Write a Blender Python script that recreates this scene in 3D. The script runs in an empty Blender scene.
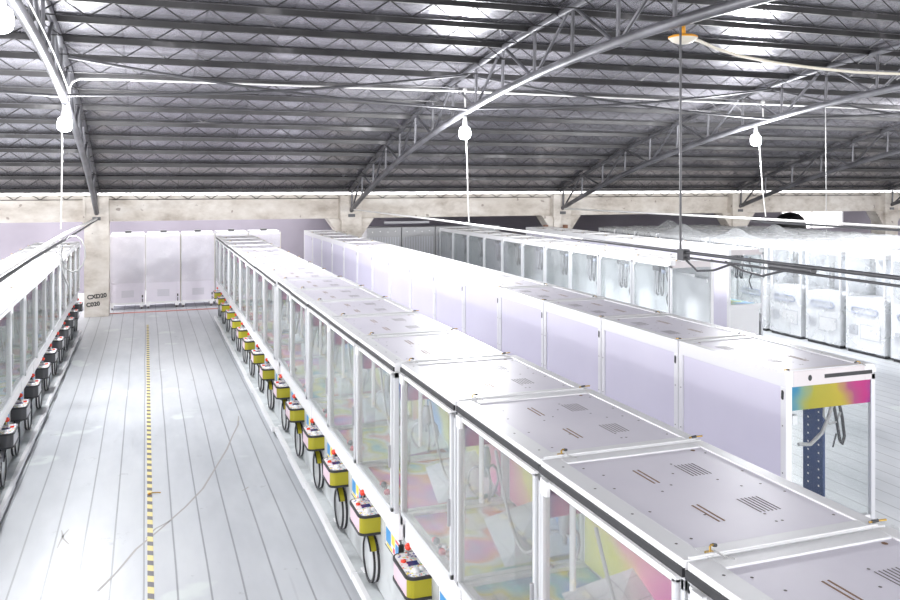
import bpy, bmesh, math, random
from mathutils import Vector, Matrix, noise
random.seed(7)
PI = math.pi
scene = bpy.context.scene
COL = scene.collection
MIRROR = [False]

# ------------------------------------------------------------------ materials
M = {}
def mat(name, col=(.8, .8, .8), rough=.5, metal=0., spec=.5, emit=None, estr=0.):
    m = bpy.data.materials.new(name); m.use_nodes = True
    b = m.node_tree.nodes['Principled BSDF']
    b.inputs['Base Color'].default_value = (*col, 1)
    b.inputs['Roughness'].default_value = rough
    b.inputs['Metallic'].default_value = metal
    b.inputs['Specular IOR Level'].default_value = spec
    if emit:
        b.inputs['Emission Color'].default_value = (*emit, 1)
        b.inputs['Emission Strength'].default_value = estr
    M[name] = m
    return m

class NT:
    def __init__(s, m): s.t = m.node_tree; s.b = s.t.nodes.get('Principled BSDF')
    def n(s, typ, **kw):
        x = s.t.nodes.new(typ)
        for k, v in kw.items():
            if k in x.inputs: x.inputs[k].default_value = v
            else: setattr(x, k, v)
        return x
    def l(s, a, b): s.t.links.new(a, b)
    def math(s, op, a, b=None, c=None):
        x = s.t.nodes.new('ShaderNodeMath'); x.operation = op
        for i, v in enumerate((a, b, c)):
            if v is None: continue
            if isinstance(v, (int, float)): x.inputs[i].default_value = v
            else: s.l(v, x.inputs[i])
        return x.outputs[0]
    def ramp(s, fac, stops, interp='LINEAR'):
        x = s.t.nodes.new('ShaderNodeValToRGB'); e = x.color_ramp.elements; x.color_ramp.interpolation = interp
        while len(e) < len(stops): e.new(.5)
        for k, (p, c) in enumerate(stops): e[k].position = p; e[k].color = (*c, 1)
        s.l(fac, x.inputs[0]); return x.outputs[0]
    def mix(s, fac, a, b, blend='MIX'):
        x = s.t.nodes.new('ShaderNodeMix'); x.data_type = 'RGBA'; x.blend_type = blend
        for i, v in ((0, fac), (6, a), (7, b)):
            if isinstance(v, (int, float)): x.inputs[i].default_value = v
            elif isinstance(v, tuple): x.inputs[i].default_value = (*v, 1)
            else: s.l(v, x.inputs[i])
        return x.outputs[2]
    def pos(s):
        g = s.t.nodes.new('ShaderNodeNewGeometry'); return g.outputs['Position']
    def obj(s):
        g = s.t.nodes.new('ShaderNodeTexCoord'); return g.outputs['Object']
    def xyz(s, v):
        x = s.t.nodes.new('ShaderNodeSeparateXYZ'); s.l(v, x.inputs[0]); return x.outputs
    def noise(s, v, scale, detail=3, rough=.5):
        x = s.t.nodes.new('ShaderNodeTexNoise'); s.l(v, x.inputs['Vector'])
        x.inputs['Scale'].default_value = scale; x.inputs['Detail'].default_value = detail; x.inputs['Roughness'].default_value = rough
        return x.outputs['Fac']
    def scale(s, v, sc):
        x = s.t.nodes.new('ShaderNodeMapping'); s.l(v, x.inputs[0]); x.inputs['Scale'].default_value = sc; return x.outputs[0]

mat('white_paint', (.84, .84, .85), .32)
mat('white_plastic', (.80, .80, .81), .4)
mat('alloy', (.72, .73, .75), .3, .35)
mat('grey_metal', (.42, .42, .44), .4, .6)
mat('black_rubber', (.025, .025, .028), .5)
mat('dark_plastic', (.05, .05, .055), .4)
mat('dark_steel', (.085, .085, .09), .45, .5)
mat('slot_brown', (.22, .12, .07), .7)
mat('slot_dark', (.12, .10, .10), .7)
mat('brass', (.55, .36, .10), .35, .8)
mat('yellow_band', (.40, .36, .02), .3)
mat('pink_band', (.78, .58, .66), .3)
mat('charcoal_band', (.06, .06, .065), .35)
mat('grey_side', (.45, .45, .48), .35)
mat('red_ball', (.80, .06, .03), .2)
mat('screen_blue', (.03, .04, .16), .15)
mat('sticker_blue', (.05, .30, .65), .4)
mat('sticker_red', (.75, .08, .12), .4)
mat('sticker_yellow', (.85, .70, .06), .4)
mat('sticker_violet', (.45, .30, .62), .4)
mat('sticker_green', (.10, .55, .38), .4)
mat('blue_steel', (.035, .07, .19), .4, .3)
mat('orange_paint', (.80, .36, .03), .4)
mat('cream_enamel', (.75, .70, .58), .4)
mat('cord_white', (.75, .74, .72), .5)
mat('cord_grey', (.40, .40, .40), .5)
mat('caster_brown', (.10, .06, .05), .5)
mat('black_tarp', (.012, .012, .012), .6)
mat('rust', (.22, .11, .07), .8)
mat('claw_silver', (.34, .35, .37), .3, .7)
mat('bulb_glow', (1, 1, 1), .3, emit=(.92, .96, 1), estr=14)

# lavender protective film on sheet metal
m = mat('lavender_film', (.70, .67, .77), .38); t = NT(m)
v = t.noise(t.scale(t.pos(), (1.2, 1.2, 1.2)), 1.6, 4)
t.l(t.ramp(v, [(.3, (.715, .685, .765)), (.7, (.78, .75, .82))]), t.b.inputs['Base Color'])
m = mat('back_film', (.70, .68, .84), .38); t = NT(m)
v = t.noise(t.pos(), 1.3, 4)
t.l(t.ramp(v, [(.3, (.69, .665, .78)), (.7, (.735, .71, .82))]), t.b.inputs['Base Color'])

# clear and milky panes
def pane(name, tint, haze, gloss=.06, rough=.04, fres=.5):
    m = bpy.data.materials.new(name); m.use_nodes = True; nt = m.node_tree; nt.nodes.clear(); t = NT(m)
    out = nt.nodes.new('ShaderNodeOutputMaterial')
    tr = nt.nodes.new('ShaderNodeBsdfTransparent'); tr.inputs[0].default_value = (*tint, 1)
    di = nt.nodes.new('ShaderNodeBsdfTranslucent'); di.inputs[0].default_value = (.9, .92, .93, 1)
    d2 = nt.nodes.new('ShaderNodeBsdfDiffuse'); d2.inputs[0].default_value = (.86, .89, .90, 1)
    dm = nt.nodes.new('ShaderNodeMixShader'); dm.inputs[0].default_value = .6
    t.l(di.outputs[0], dm.inputs[1]); t.l(d2.outputs[0], dm.inputs[2])
    m1 = nt.nodes.new('ShaderNodeMixShader')
    nz = t.noise(t.pos(), 2.2, 4)
    t.l(t.math('MINIMUM', t.math('MULTIPLY', nz, haze * 2), .97), m1.inputs[0])
    t.l(tr.outputs[0], m1.inputs[1]); t.l(dm.outputs[0], m1.inputs[2])
    gl = nt.nodes.new('ShaderNodeBsdfGlossy'); gl.inputs['Roughness'].default_value = rough
    fr = nt.nodes.new('ShaderNodeLayerWeight'); fr.inputs[0].default_value = .12
    m2 = nt.nodes.new('ShaderNodeMixShader')
    t.l(t.math('MULTIPLY_ADD', fr.outputs['Fresnel'], fres * .8, gloss * .1), m2.inputs[0])
    t.l(m1.outputs[0], m2.inputs[1]); t.l(gl.outputs[0], m2.inputs[2])
    t.l(m2.outputs[0], out.inputs[0]); M[name] = m
pane('glass', (.985, .995, .992), .05)
pane('hazy_glass', (.985, .993, .998), .15, .05)
pane('side_glass', (.985, .993, .992), .025, .03)
pane('milky_acrylic', (.97, .97, .97), .85, .05, .1)
pane('plastic_bag', (.99, .99, .99), .25, .10, .3, .22)
pane('film_wrap', (.98, .98, .98), .10, .30, .10)

# rainbow print
def rainbow(name, stops, sx, off, dist, vec='obj'):
    m = mat(name, (.8, .5, .6), .3); t = NT(m)
    p = t.obj() if vec == 'obj' else t.pos()
    x = t.xyz(p); nz = t.noise(p, 4.5, 2)
    f = t.math('MULTIPLY_ADD', x[0], sx, off); f = t.math('ADD', f, t.math('MULTIPLY_ADD', nz, dist, -dist / 2))
    t.l(t.ramp(f, stops), t.b.inputs['Base Color'])
    return m
ban = [(.02, (.14, .03, .22)), (.13, (.42, .006, .16)), (.24, (.34, .05, .16)), (.36, (.42, .34, .02)), (.64, (.34, .32, .02)), (.78, (.15, .30, .24)), (.88, (.008, .20, .38))]
rainbow('banner_print', ban, 1.25, 0, .35)
rainbow('banner_print_reversed', ban, -1.25, 0, .35)
def patches(name, scale, cols, grid=False, soft=.5):
    m = mat(name, (.8, .8, .8), .22); t = NT(m); p = t.pos()
    nz = t.noise(t.scale(p, (1, .8, 1)), scale, 1.5)
    c = t.ramp(nz, cols)
    c = t.mix(soft, c, (.84, .84, .87))
    if grid:
        o = t.xyz(p); lines = None
        for k in (0, 1):
            fr = t.math('FRACT', t.math('MULTIPLY', o[k], 1 / .125))
            ln = t.math('LESS_THAN', fr, .045)
            lines = ln if lines is None else t.math('MAXIMUM', lines, ln)
        c = t.mix(t.math('MULTIPLY', lines, .5), c, (.35, .36, .42))
    t.l(c, t.b.inputs['Base Color'])
pcol = [(.28, (.30, .45, .85)), (.38, (.30, .62, .60)), (.45, (.75, .72, .20)), (.51, (.85, .85, .86)), (.56, (.90, .40, .25)), (.62, (.75, .25, .50)), (.72, (.45, .30, .75))]
patches('iridescent_tiles', 2.6, pcol, True, .0)
patches('pale_tiles', 1.8, [(.3, (.68, .70, .80)), (.5, (.80, .80, .84)), (.7, (.76, .70, .80))], True, .3)
bcol = [(.30, (.15, .40, .85)), (.40, (.20, .45, .85)), (.46, (.70, .72, .25)), (.54, (.82, .78, .15)), (.60, (.85, .35, .45)), (.70, (.80, .15, .45))]
patches('backdrop_print', 1.4, bcol, False, .08)
m = mat('button_print', (.8, .8, .8), .25); t = NT(m)
vo = t.n('ShaderNodeTexVoronoi', Scale=75.0); t.l(t.obj(), vo.inputs['Vector'])
hs = t.xyz(vo.outputs['Color'])
c = t.ramp(hs[0], [(0, (.80, .80, .82)), (.52, (.80, .25, .12)), (.60, (.22, .22, .42)), (.70, (.80, .65, .12)), (.77, (.35, .6, .45)), (.83, (.84, .84, .86))], 'CONSTANT')
t.l(c, t.b.inputs['Base Color'])

# floor: painted ribbed sheets running away from the camera
m = mat('painted_floor', (.6, .62, .65), .42); t = NT(m); P = t.pos(); o = t.xyz(P)
fx = t.math('MULTIPLY', o[0], 1 / .245)
fr = t.math('FRACT', t.math('ADD', fx, t.math('MULTIPLY', t.noise(t.scale(P, (.3, .3, 1)), 1.0, 1), .15)))
seam = t.math('MAXIMUM', t.math('LESS_THAN', fr, .035), t.math('GREATER_THAN', fr, .975))
big = t.noise(t.scale(P, (1, .35, 1)), .55, 5, .6)
fine = t.noise(t.scale(P, (3, .6, 1)), 2.5, 5, .7)
c = t.ramp(big, [(.32, (.43, .455, .485)), (.5, (.59, .61, .64)), (.68, (.71, .73, .745))])
c = t.mix(t.math('MULTIPLY', fine, .35), c, (.42, .44, .47))
spots = t.noise(P, 1.15, 3, .45)
c = t.mix(t.ramp(spots, [(.64, (0, 0, 0)), (.68, (.5, .5, .5))]), c, (.74, .80, .76))
plank = t.n('ShaderNodeTexWhiteNoise', noise_dimensions='1D'); t.l(t.math('FLOOR', fx), plank.inputs['W'])
c = t.mix(t.math('MULTIPLY', plank.outputs['Value'], .16), c, (.45, .46, .48))
sc = t.noise(t.scale(P, (2.2, 2.2, 1)), 1.1, 6, .75)
c = t.mix(t.ramp(sc, [(.33, (.4, .4, .4)), (.37, (0, 0, 0))]), c, (.30, .31, .32))
wv = t.n('ShaderNodeTexNoise', Scale=1.1, Detail=2.0); mp = t.n('ShaderNodeMapping'); mp.inputs['Rotation'].default_value = (0, 0, .65); mp.inputs['Scale'].default_value = (4.5, .22, 1)
t.l(P, mp.inputs[0]); t.l(mp.outputs[0], wv.inputs['Vector'])
c = t.mix(t.ramp(wv.outputs['Fac'], [(.70, (0, 0, 0)), (.73, (.45, .45, .45))]), c, (.36, .37, .40))
c = t.mix(t.math('MULTIPLY', seam, .72), c, (.22, .23, .25))
t.l(c, t.b.inputs['Base Color'])
t.l(t.math('MULTIPLY_ADD', fine, .3, .25), t.b.inputs['Roughness'])
bp = t.n('ShaderNodeBump', Strength=.5, Distance=.01); t.l(t.math('SUBTRACT', 1.0, seam), bp.inputs['Height']); t.l(bp.outputs[0], t.b.inputs['Normal'])

# ceiling: silver foil insulation in strips
m = mat('foil', (.4, .4, .43), .35, .72); t = NT(m); P = t.pos(); o = t.xyz(P)
fx = t.math('MULTIPLY_ADD', o[0], 1 / 1.03, .3)
wn = t.n('ShaderNodeTexWhiteNoise', noise_dimensions='1D'); t.l(t.math('FLOOR', fx), wn.inputs['W'])
c = t.ramp(wn.outputs['Value'], [(0, (.29, .285, .315)), (.5, (.385, .375, .42)), (1, (.50, .485, .54))])
crn = t.noise(t.scale(P, (1.2, .7, 1)), 1.3, 6, .65)
c = t.mix(t.math('MULTIPLY', crn, .75), c, (.29, .285, .31))
fr = t.math('FRACT', fx); c = t.mix(t.math('MULTIPLY', t.math('LESS_THAN', fr, .022), .65), c, (.10, .10, .11))
fr2 = t.math('FRACT', t.math('MULTIPLY', o[1], 1 / 1.9)); c = t.mix(t.math('MULTIPLY', t.math('LESS_THAN', fr2, .012), .5), c, (.12, .12, .13))
t.l(c, t.b.inputs['Base Color'])
t.l(t.math('MULTIPLY_ADD', crn, .22, .12), t.b.inputs['Roughness'])
bp = t.n('ShaderNodeBump', Strength=.35, Distance=.05); t.l(crn, bp.inputs['Height']); t.l(bp.outputs[0], t.b.inputs['Normal'])

# concrete
m = mat('concrete', (.6, .57, .53), .85); t = NT(m); P = t.pos()
a = t.noise(t.scale(P, (1, 1, 1.8)), 1.4, 7, .65); b2 = t.noise(P, .5, 3)
c = t.ramp(a, [(.30, (.37, .325, .28)), (.48, (.57, .525, .475)), (.66, (.70, .665, .62))])
c = t.mix(t.ramp(b2, [(.45, (0, 0, 0)), (.65, (.45, .45, .45))]), c, (.48, .43, .37))
dots = t.noise(P, 5.5, 2, .4)
c = t.mix(t.ramp(dots, [(.70, (0, 0, 0)), (.73, (.7, .7, .7))]), c, (.22, .18, .16))
t.l(c, t.b.inputs['Base Color'])
m = mat('far_wall', (.30, .27, .32), .7); t = NT(m)
t.l(t.ramp(t.noise(t.pos(), .6, 4), [(.3, (.22, .20, .235)), (.7, (.30, .275, .32))]), t.b.inputs['Base Color'])
# purlin and truss steel with patchy paint
m = mat('purlin_steel', (.10, .095, .10), .5, .35); t = NT(m)
t.l(t.ramp(t.noise(t.pos(), 1.7, 4), [(.35, (.018, .017, .018)), (.62, (.04, .039, .04)), (.82, (.18, .175, .18))]), t.b.inputs['Base Color'])
m = mat('truss_steel', (.30, .30, .32), .42, .45); t = NT(m)
t.l(t.ramp(t.noise(t.pos(), 2.3, 4), [(.35, (.085, .085, .092)), (.65, (.16, .16, .175))]), t.b.inputs['Base Color'])
# hazard tape
m = mat('hazard_tape', (.8, .7, .2), .5); t = NT(m); o = t.xyz(t.pos())
fr = t.math('FRACT', t.math('MULTIPLY', t.math('ADD', o[1], t.math('MULTIPLY', o[0], .6)), 1 / .20))
t.l(t.mix(t.math('LESS_THAN', fr, .45), (.80, .68, .28), (.13, .12, .14)), t.b.inputs['Base Color'])
mat('red_line', (.50, .20, .17), .6)
mat('stencil_ink', (.05, .05, .05), .8)
mat('ribbed_grey', (.40, .40, .41), .5)
mat('bag_lining', (.80, .81, .83), .4)
mat('slot_blue', (.42, .46, .60), .35)
mat('grey_line', (.50, .51, .55), .5)
mat('end_rail', (.70, .655, .66), .4)
mat('inner_white', (.74, .77, .82), .35)

# ------------------------------------------------------------------ mesh builder
class MB:
    def __init__(s): s.v = []; s.f = []; s.mi = []; s.sm = []; s.mats = []
    def m(s, name):
        if name not in s.mats: s.mats.append(name)
        return s.mats.index(name)
    def add(s, vs, fs, mt, smooth=False):
        b = len(s.v); s.v += [tuple(p) for p in vs]; i = s.m(mt)
        for f in fs: s.f.append(tuple(b + k for k in f)); s.mi.append(i); s.sm.append(smooth)
    def box(s, x0, x1, y0, y1, z0, z1, mt):
        vs = [(x, y, z) for z in (z0, z1) for y in (y0, y1) for x in (x0, x1)]
        s.add(vs, [(0, 2, 3, 1), (4, 5, 7, 6), (0, 1, 5, 4), (2, 6, 7, 3), (0, 4, 6, 2), (1, 3, 7, 5)], mt)
    def quad(s, a, b, c, d, mt): s.add([a, b, c, d], [(0, 1, 2, 3)], mt)
    def tube(s, pts, r, mt, n=8, caps=True):
        pts = [Vector(p) for p in pts]; rings = []; up = None
        rr = r if isinstance(r, (list, tuple)) else [r] * len(pts)
        for i, p in enumerate(pts):
            d = (pts[min(i + 1, len(pts) - 1)] - pts[max(i - 1, 0)]).normalized()
            if up is None:
                up = Vector((0, 0, 1)) if abs(d.z) < .9 else Vector((1, 0, 0))
            a = d.cross(up)
            if a.length < 1e-4: a = d.cross(Vector((0, 1, 0)))
            a.normalize(); b = a.cross(d).normalized(); up = b
            rings.append([p + (a * math.cos(2 * PI * k / n) + b * math.sin(2 * PI * k / n)) * rr[i] for k in range(n)])
        vs = [q for R in rings for q in R]; fs = []
        for i in range(len(rings) - 1):
            for k in range(n):
                k2 = (k + 1) % n; fs.append((i * n + k, i * n + k2, (i + 1) * n + k2, (i + 1) * n + k))
        s.add(vs, fs, mt, n > 5)
        if caps:
            s.add(rings[0], [tuple(range(n))[::-1]], mt); s.add(rings[-1], [tuple(range(n))], mt)
    def lathe(s, prof, c, mt, n=20):
        vs = []; fs = []
        for r, z in prof:
            for k in range(n): vs.append((c[0] + r * math.cos(2 * PI * k / n), c[1] + r * math.sin(2 * PI * k / n), c[2] + z))
        for i in range(len(prof) - 1):
            for k in range(n):
                k2 = (k + 1) % n; fs.append((i * n + k, i * n + k2, (i + 1) * n + k2, (i + 1) * n + k))
        s.add(vs, fs, mt, True)
    def ball(s, c, r, mt, n=14):
        s.lathe([(max(1e-4, r * math.sin(PI * i / 8)), -r * math.cos(PI * i / 8)) for i in range(9)], c, mt, n)
    def disc(s, c, r, mt, n=8):
        s.add([(c[0] + r * math.cos(2 * PI * k / n), c[1] + r * math.sin(2 * PI * k / n), c[2]) for k in range(n)], [tuple(range(n))], mt)
    def build(s, name, parent=None, bevel=0., loc=None):
        me = bpy.data.meshes.new(name)
        vs, fs = s.v, s.f
        if MIRROR[0]: vs = [(-x, y, z) for x, y, z in vs]; fs = [f[::-1] for f in fs]
        me.from_pydata(vs, [], fs)
        for k in s.mats: me.materials.append(M[k])
        me.polygons.foreach_set('material_index', s.mi); me.polygons.foreach_set('use_smooth', s.sm)
        me.update()
        o = bpy.data.objects.new(name, me); COL.objects.link(o)
        if parent: o.parent = parent
        if loc: o.location = loc
        if bevel:
            b = o.modifiers.new('b', 'BEVEL'); b.width = bevel; b.segments = 2; b.limit_method = 'ANGLE'
        return o

def tag(o, label=None, cat=None, group=None, kind=None):
    for k, v in (('label', label), ('category', cat), ('group', group), ('kind', kind)):
        if v: o[k] = v
    return o
def thing(name, label, cat, loc=(0, 0, 0), group=None):
    o = bpy.data.objects.new(name, None); COL.objects.link(o); o.location = loc; o.empty_display_size = .2
    return tag(o, label, cat, group)
KIDS = {}
def kids(o):
    return [c for c in o.children]
def dup(root, loc, label):
    r = root.copy(); COL.objects.link(r); r.location = loc; r['label'] = label
    for c in root.children:
        d = c.copy(); COL.objects.link(d); d.parent = r
        for g in c.children:
            e = g.copy(); COL.objects.link(e); e.parent = d
    return r
ORD = ('first second third fourth fifth sixth seventh eighth ninth tenth eleventh twelfth thirteenth fourteenth fifteenth '
       'sixteenth seventeenth eighteenth nineteenth twentieth').split()

# ------------------------------------------------------------------ setting
def struct(b, name): return tag(b.build(name), kind='structure')
b = MB(); b.box(-9, 33, -8, 27, -.1, 0, 'painted_floor'); fl = struct(b, 'floor')
mat('scuff', (.40, .38, .37), .6)
def strip(pts, w, name):
    b = MB(); L, Rr = [], []
    for i, p in enumerate(pts):
        d = (Vector(pts[min(i + 1, len(pts) - 1)]) - Vector(pts[max(i - 1, 0)])).normalized(); n = Vector((-d.y, d.x)) * w * (.5 + .5 * abs(math.sin(i * 1.7)))
        L.append((p[0] + n.x, p[1] + n.y, .0008)); Rr.append((p[0] - n.x, p[1] - n.y, .0008))
    m_ = len(pts); b.add(L + Rr, [(m_ + i, m_ + i + 1, i + 1, i) for i in range(m_ - 1)], 'scuff'); b.build(name, fl)
strip([(1.18, 11.73), (1.13, 11.3), (1.02, 10.85), (.90, 10.3), (.76, 9.8), (.55, 9.05), (.36, 8.6), (.12, 8.12), (-.08, 7.75), (-.22, 7.35), (-.35, 7.05)], .012, 'scuff_mark')
strip([(.0, 7.95), (.08, 8.15), (.22, 8.3)], .010, 'scuff_mark')
strip([(-.72, 8.0), (-.70, 8.25), (-.66, 8.4)], .008, 'scuff_mark'); strip([(-.72, 8.4), (-.69, 8.2), (-.63, 8.05)], .008, 'scuff_mark')
strip([(.92, 8.85), (.98, 8.92), (1.0, 8.95)], .008, 'scuff_mark')
b = MB(); b.box(-.82, 4.75, 21.95, 22.10, .001, .006, 'red_line'); struct(b, 'trim_1')

TR_TOP = lambda y: 5.43 - (y - 7) ** 2 / 88
TR_LOW = lambda y: 4.78 - (y - 7) ** 2 / 92
ROOF = lambda y: TR_TOP(y) + .085
b = MB(); ys = [-7 + .6 * i for i in range(48)] + [21.6, 22.1]; vs = []; fs = []
for y in ys:
    for x in (-9, 33):
        vs.append((x, y, ROOF(y)))
for i in range(len(ys) - 1): fs.append((2 * i, 2 * i + 2, 2 * i + 3, 2 * i + 1))
b.add(vs, fs, 'foil', True)
b.add([(x, y, z + .05) for x, y, z in vs], [f[::-1] for f in fs], 'grey_metal', True)
struct(b, 'ceiling')

# concrete beam on columns along the far side, a further bay behind
b = MB()
nx = 120
for i in range(1):
    b.box(-9, 33, 21.85, 22.15, 2.24, 2.80, 'concrete')
b.box(-9, 33, 21.80, 22.2, 2.80, 2.86, 'concrete')
tag(b.build('concrete_beam'), kind='structure')
for i in range(5):
    X = -1.1 + 6.15 * i
    b = MB(); b.box(X - .27, X + .27, 21.62, 22.22, 0, 2.83, 'concrete')
    b.box(X - .30, X - .24, 21.60, 22.2, 2.2, 2.83, 'concrete')
    if i > 0:
        vs = [(X - .62, 21.7, 2.239), (X + .62, 21.7, 2.239), (X + .27, 21.7, 1.75), (X - .27, 21.7, 1.75)]
        vs += [(x, 22.12, z) for x, y, z in vs]
        b.add(vs, [(0, 3, 2, 1), (4, 5, 6, 7), (1, 2, 6, 5), (0, 4, 7, 3), (2, 3, 7, 6), (0, 1, 5, 4)], 'concrete')
    c = tag(b.build('concrete_column'), kind='structure')
    if i == 2:
        k = MB(); k.box(X - .62, X + .10, 21.50, 21.615, 1.86, 1.90, 'rust'); k.box(X - .62, X - .52, 21.50, 21.615, 1.90, 1.98, 'rust'); k.box(X, X + .10, 21.50, 21.615, 1.90, 1.98, 'rust')
        k.build('rusty_bracket', c)
    if i == 0:
        for txt, z, x in (('CXD20', .42, -.20), ('C020', .24, -.22)):
            cu = bpy.data.curves.new('stencil_marking', 'FONT'); cu.body = txt; cu.size = .135; cu.offset = .006; cu.materials.append(M['stencil_ink'])
            o = bpy.data.objects.new('stencil_marking', cu); COL.objects.link(o); o.parent = c
            o.location = (X + x, 21.615, z); o.rotation_euler = (PI / 2, -.10, 0)
b = MB(); Y = 26.5
for x0, x1, z0, z1 in ((-9, 23.2, 0, 2.7), (26.2, 33, 0, 2.7), (23.2, 26.2, 0, 1.4), (23.2, 26.2, 2.2, 2.7)):
    b.box(x0, x1, Y, Y + .15, z0, z1, 'far_wall')
struct(b, 'wall_back')
b = MB()
b.box(23.15, 23.22, Y - .02, Y + .16, 1.38, 2.24, 'white_paint'); b.box(26.18, 26.25, Y - .02, Y + .16, 1.38, 2.24, 'white_paint'); b.box(23.15, 26.25, Y - .02, Y + .16, 2.18, 2.25, 'white_paint'); b.box(24.67, 24.73, Y, Y + .1, 1.4, 2.2, 'white_paint')
struct(b, 'window_1')
b = MB(); b.box(4.8, 33, 22.16, 26.65, 2.70, 2.76, 'far_wall'); struct(b, 'rear_shade_ceiling')  # unseen rear ceiling, added to shade this bay, cut short to light the left

# ------------------------------------------------------------------ roof trusses
def make_truss(X):
    t = thing('roof_truss', '', 'roof truss', (X, 0, 0), 'arched lattice roof trusses')
    yy = [21.75 - .5 * i for i in range(48)]
    b = MB(); b.tube([(0, y, TR_LOW(y)) for y in yy], .058, 'truss_steel', 10); b.build('lower_chord', t)
    b = MB(); b.tube([(0, y, TR_TOP(y)) for y in yy], .05, 'truss_steel', 10); b.box(-.09, .09, 21.6, 21.9, 2.28, 2.36, 'dark_steel'); b.build('upper_chord', t)
    N = 21; w = 1.1
    for i in range(N):
        y0 = 21.6 - w * i; y1 = y0 - w
        b = MB(); b.tube([(0, y0, TR_LOW(y0)), (0, y0 - .03, TR_TOP(y0 - .03))], .024, 'truss_steel', 6); b.build('web_post', t)
        ya, yb = (TR_TOP(y0 - .06), TR_LOW(y1 + .06)) if i % 2 else (TR_LOW(y0 - .06), TR_TOP(y1 + .06))
        b = MB(); b.tube([(0, y0 - .06, ya), (0, y1 + .06, yb)], .024, 'truss_steel', 6); b.build('web_diagonal', t)
    return t
tl = ['arched grey steel lattice truss rising from the stencilled column by the aisle',
      'arched grey steel lattice truss over the tall-backed row, lamp and black drop rod beneath',
      'arched grey steel lattice truss landing on the column with the rusty bracket',
      'arched grey steel lattice truss landing beyond the bagged machines, beside the dark tarp',
      'arched grey steel lattice truss at the far end, mostly beyond the window']
t0 = make_truss(-1.1); t0['label'] = tl[0]
for i in range(1, 5): dup(t0, (-1.1 + 6.15 * i, 0, 0), tl[i])

# purlins: dark bar over a zigzag of rod
PZ = lambda y: TR_TOP(y) + .03
def make_purlin():
    t = thing('ceiling_purlin', '', 'purlin', (0, 0, 0), 'lattice purlins under the foil ceiling')
    b = MB(); b.box(-9, 33, -.035, .035, -.035, .04, 'purlin_steel'); b.build('top_bar', t)
    b = MB(); b.tube([(-9, -.02, -.205), (33, -.02, -.205)], .008, 'purlin_steel', 5); b.build('bottom_rod', t)
    pts = []; x = -9.; k = 0
    while x < 33: pts.append((x, -.012, -.02 if k % 2 == 0 else -.205)); x += .275; k += 1
    b = MB()
    for p, q in zip(pts, pts[1:]): b.tube([p, q], .0085, 'purlin_steel', 4, False)
    b.build('zigzag_rod', t)
    return t
pr = None
PY = [21.80 - .922 * i for i in range(18)]
for i, y in enumerate(PY):
    lab = f'dark lattice purlin spanning the foil ceiling, {ORD[i]} up from the far beam'
    x = (i * .37) % .55 - .2
    if pr is None: pr = make_purlin(); pr.location = (x, y, PZ(y)); pr['label'] = lab
    else: dup(pr, (x, y, PZ(y)), lab)

# cross bracing rods between trusses
def rod(name, pts, r, mt, label, cat, group=None, n=8):
    b = MB(); o = Vector(pts[0]); b.tube([Vector(p) - o for p in pts], r, mt, n); ob = b.build(name, loc=o)
    return tag(ob, label, cat, group)
nm = ['between the aisle and drop-rod trusses', 'between the drop-rod truss and the rusty-bracket truss', 'between the rusty-bracket truss and the tarp-side truss']
for i in range(3):
    xa, xb = -1.1 + 6.15 * i, 5.05 + 6.15 * i
    sag = lambda a, c: [Vector(a).lerp(Vector(c), k / 8) - Vector((0, 0, .10 * math.sin(PI * k / 8))) for k in range(9)]
    rod('brace_rod', sag((xa + .06, 13.06, TR_TOP(13.06) - .08), (xb - .06, 13.06, TR_LOW(13.06))), .022, 'dark_steel', 'rod falling to the right ' + nm[i], 'brace rod', 'crossed brace rods')
    rod('brace_rod', sag((xa + .06, 13.0, TR_LOW(13.0)), (xb - .06, 13.0, TR_TOP(13.0) - .08)), .022, 'dark_steel', 'rod rising to the right ' + nm[i], 'brace rod', 'crossed brace rods')
rod('brace_rod', [(-9, 13.06, 4.85), (-5, 13.06, 4.55), (-1.16, 13.06, TR_LOW(13.06))], .022, 'dark_steel', 'dark brace rod meeting the aisle truss from the left', 'brace rod', 'crossed brace rods')

# white conduit across the trusses with drops to the lamps
c = thing('lamp_conduit', 'long white conduit crossing the trusses with a drop to each lamp', 'conduit', (0, 13.3, 0))
b = MB(); pts = [(-1.06, .08, 4.30), (-1.04, .04, 4.52), (-1.0, 0, 4.61), (-.9, 0, 4.66), (-.6, 0, 4.67), (5.05, 0, 4.70), (11.2, 0, 4.68), (22, 0, 4.66)]
b.tube(pts, .015, 'cord_white', 8); b.build('pipe_run', c)
for x in (5.05, 11.2):
    b = MB(); b.tube([(x, 0, 4.70), (x + .01, 0, 4.30)], .014, 'cord_white', 6); b.ball((x, 0, 4.72), .04, 'cord_white', 8); b.build('drop_pipe', c)

def lamp(X, Y, z, cord, label):
    t = thing('bulb_lamp', label, 'lamp', (X, Y, z), 'glowing bulb lamps under the trusses')
    b = MB(); b.lathe([(.001, .26), (.03, .26), (.035, .20), (.045, .10), (.05, .08), (.001, .08)], (0, 0, 0), 'white_plastic', 14); b.build('socket', t)
    b = MB(); b.lathe([(.05, .085), (.085, .06), (.10, 0), (.10, -.06), (.085, -.10), (.05, -.125), (.001, -.13)], (0, 0, 0), 'bulb_glow', 18); b.build('globe', t)
    L = bpy.data.lights.new('bulb_light', 'POINT'); L.energy = LAMP * (.45 if z > 4.3 else 1); L.color = (.97, .98, 1); L.shadow_soft_size = .25
    o = bpy.data.objects.new('bulb_light', L); COL.objects.link(o); o.location = (X, Y, z - .30)
    if cord:
        rod('hanging_cord', [(X - .03 * 1, Y - .12, z + .12), (X - .02, Y - .16, z - .4), (X - .02 + cord * .4, Y - .14, z - 1.0), (X - .02 + cord, Y - .12, 2.50)], .010, 'cord_white',
            'white cord hanging below ' + label.split(',')[0].replace('glowing', 'the glowing'), 'cord', 'cords below the lamps', 6)
LAMP = 390
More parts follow.
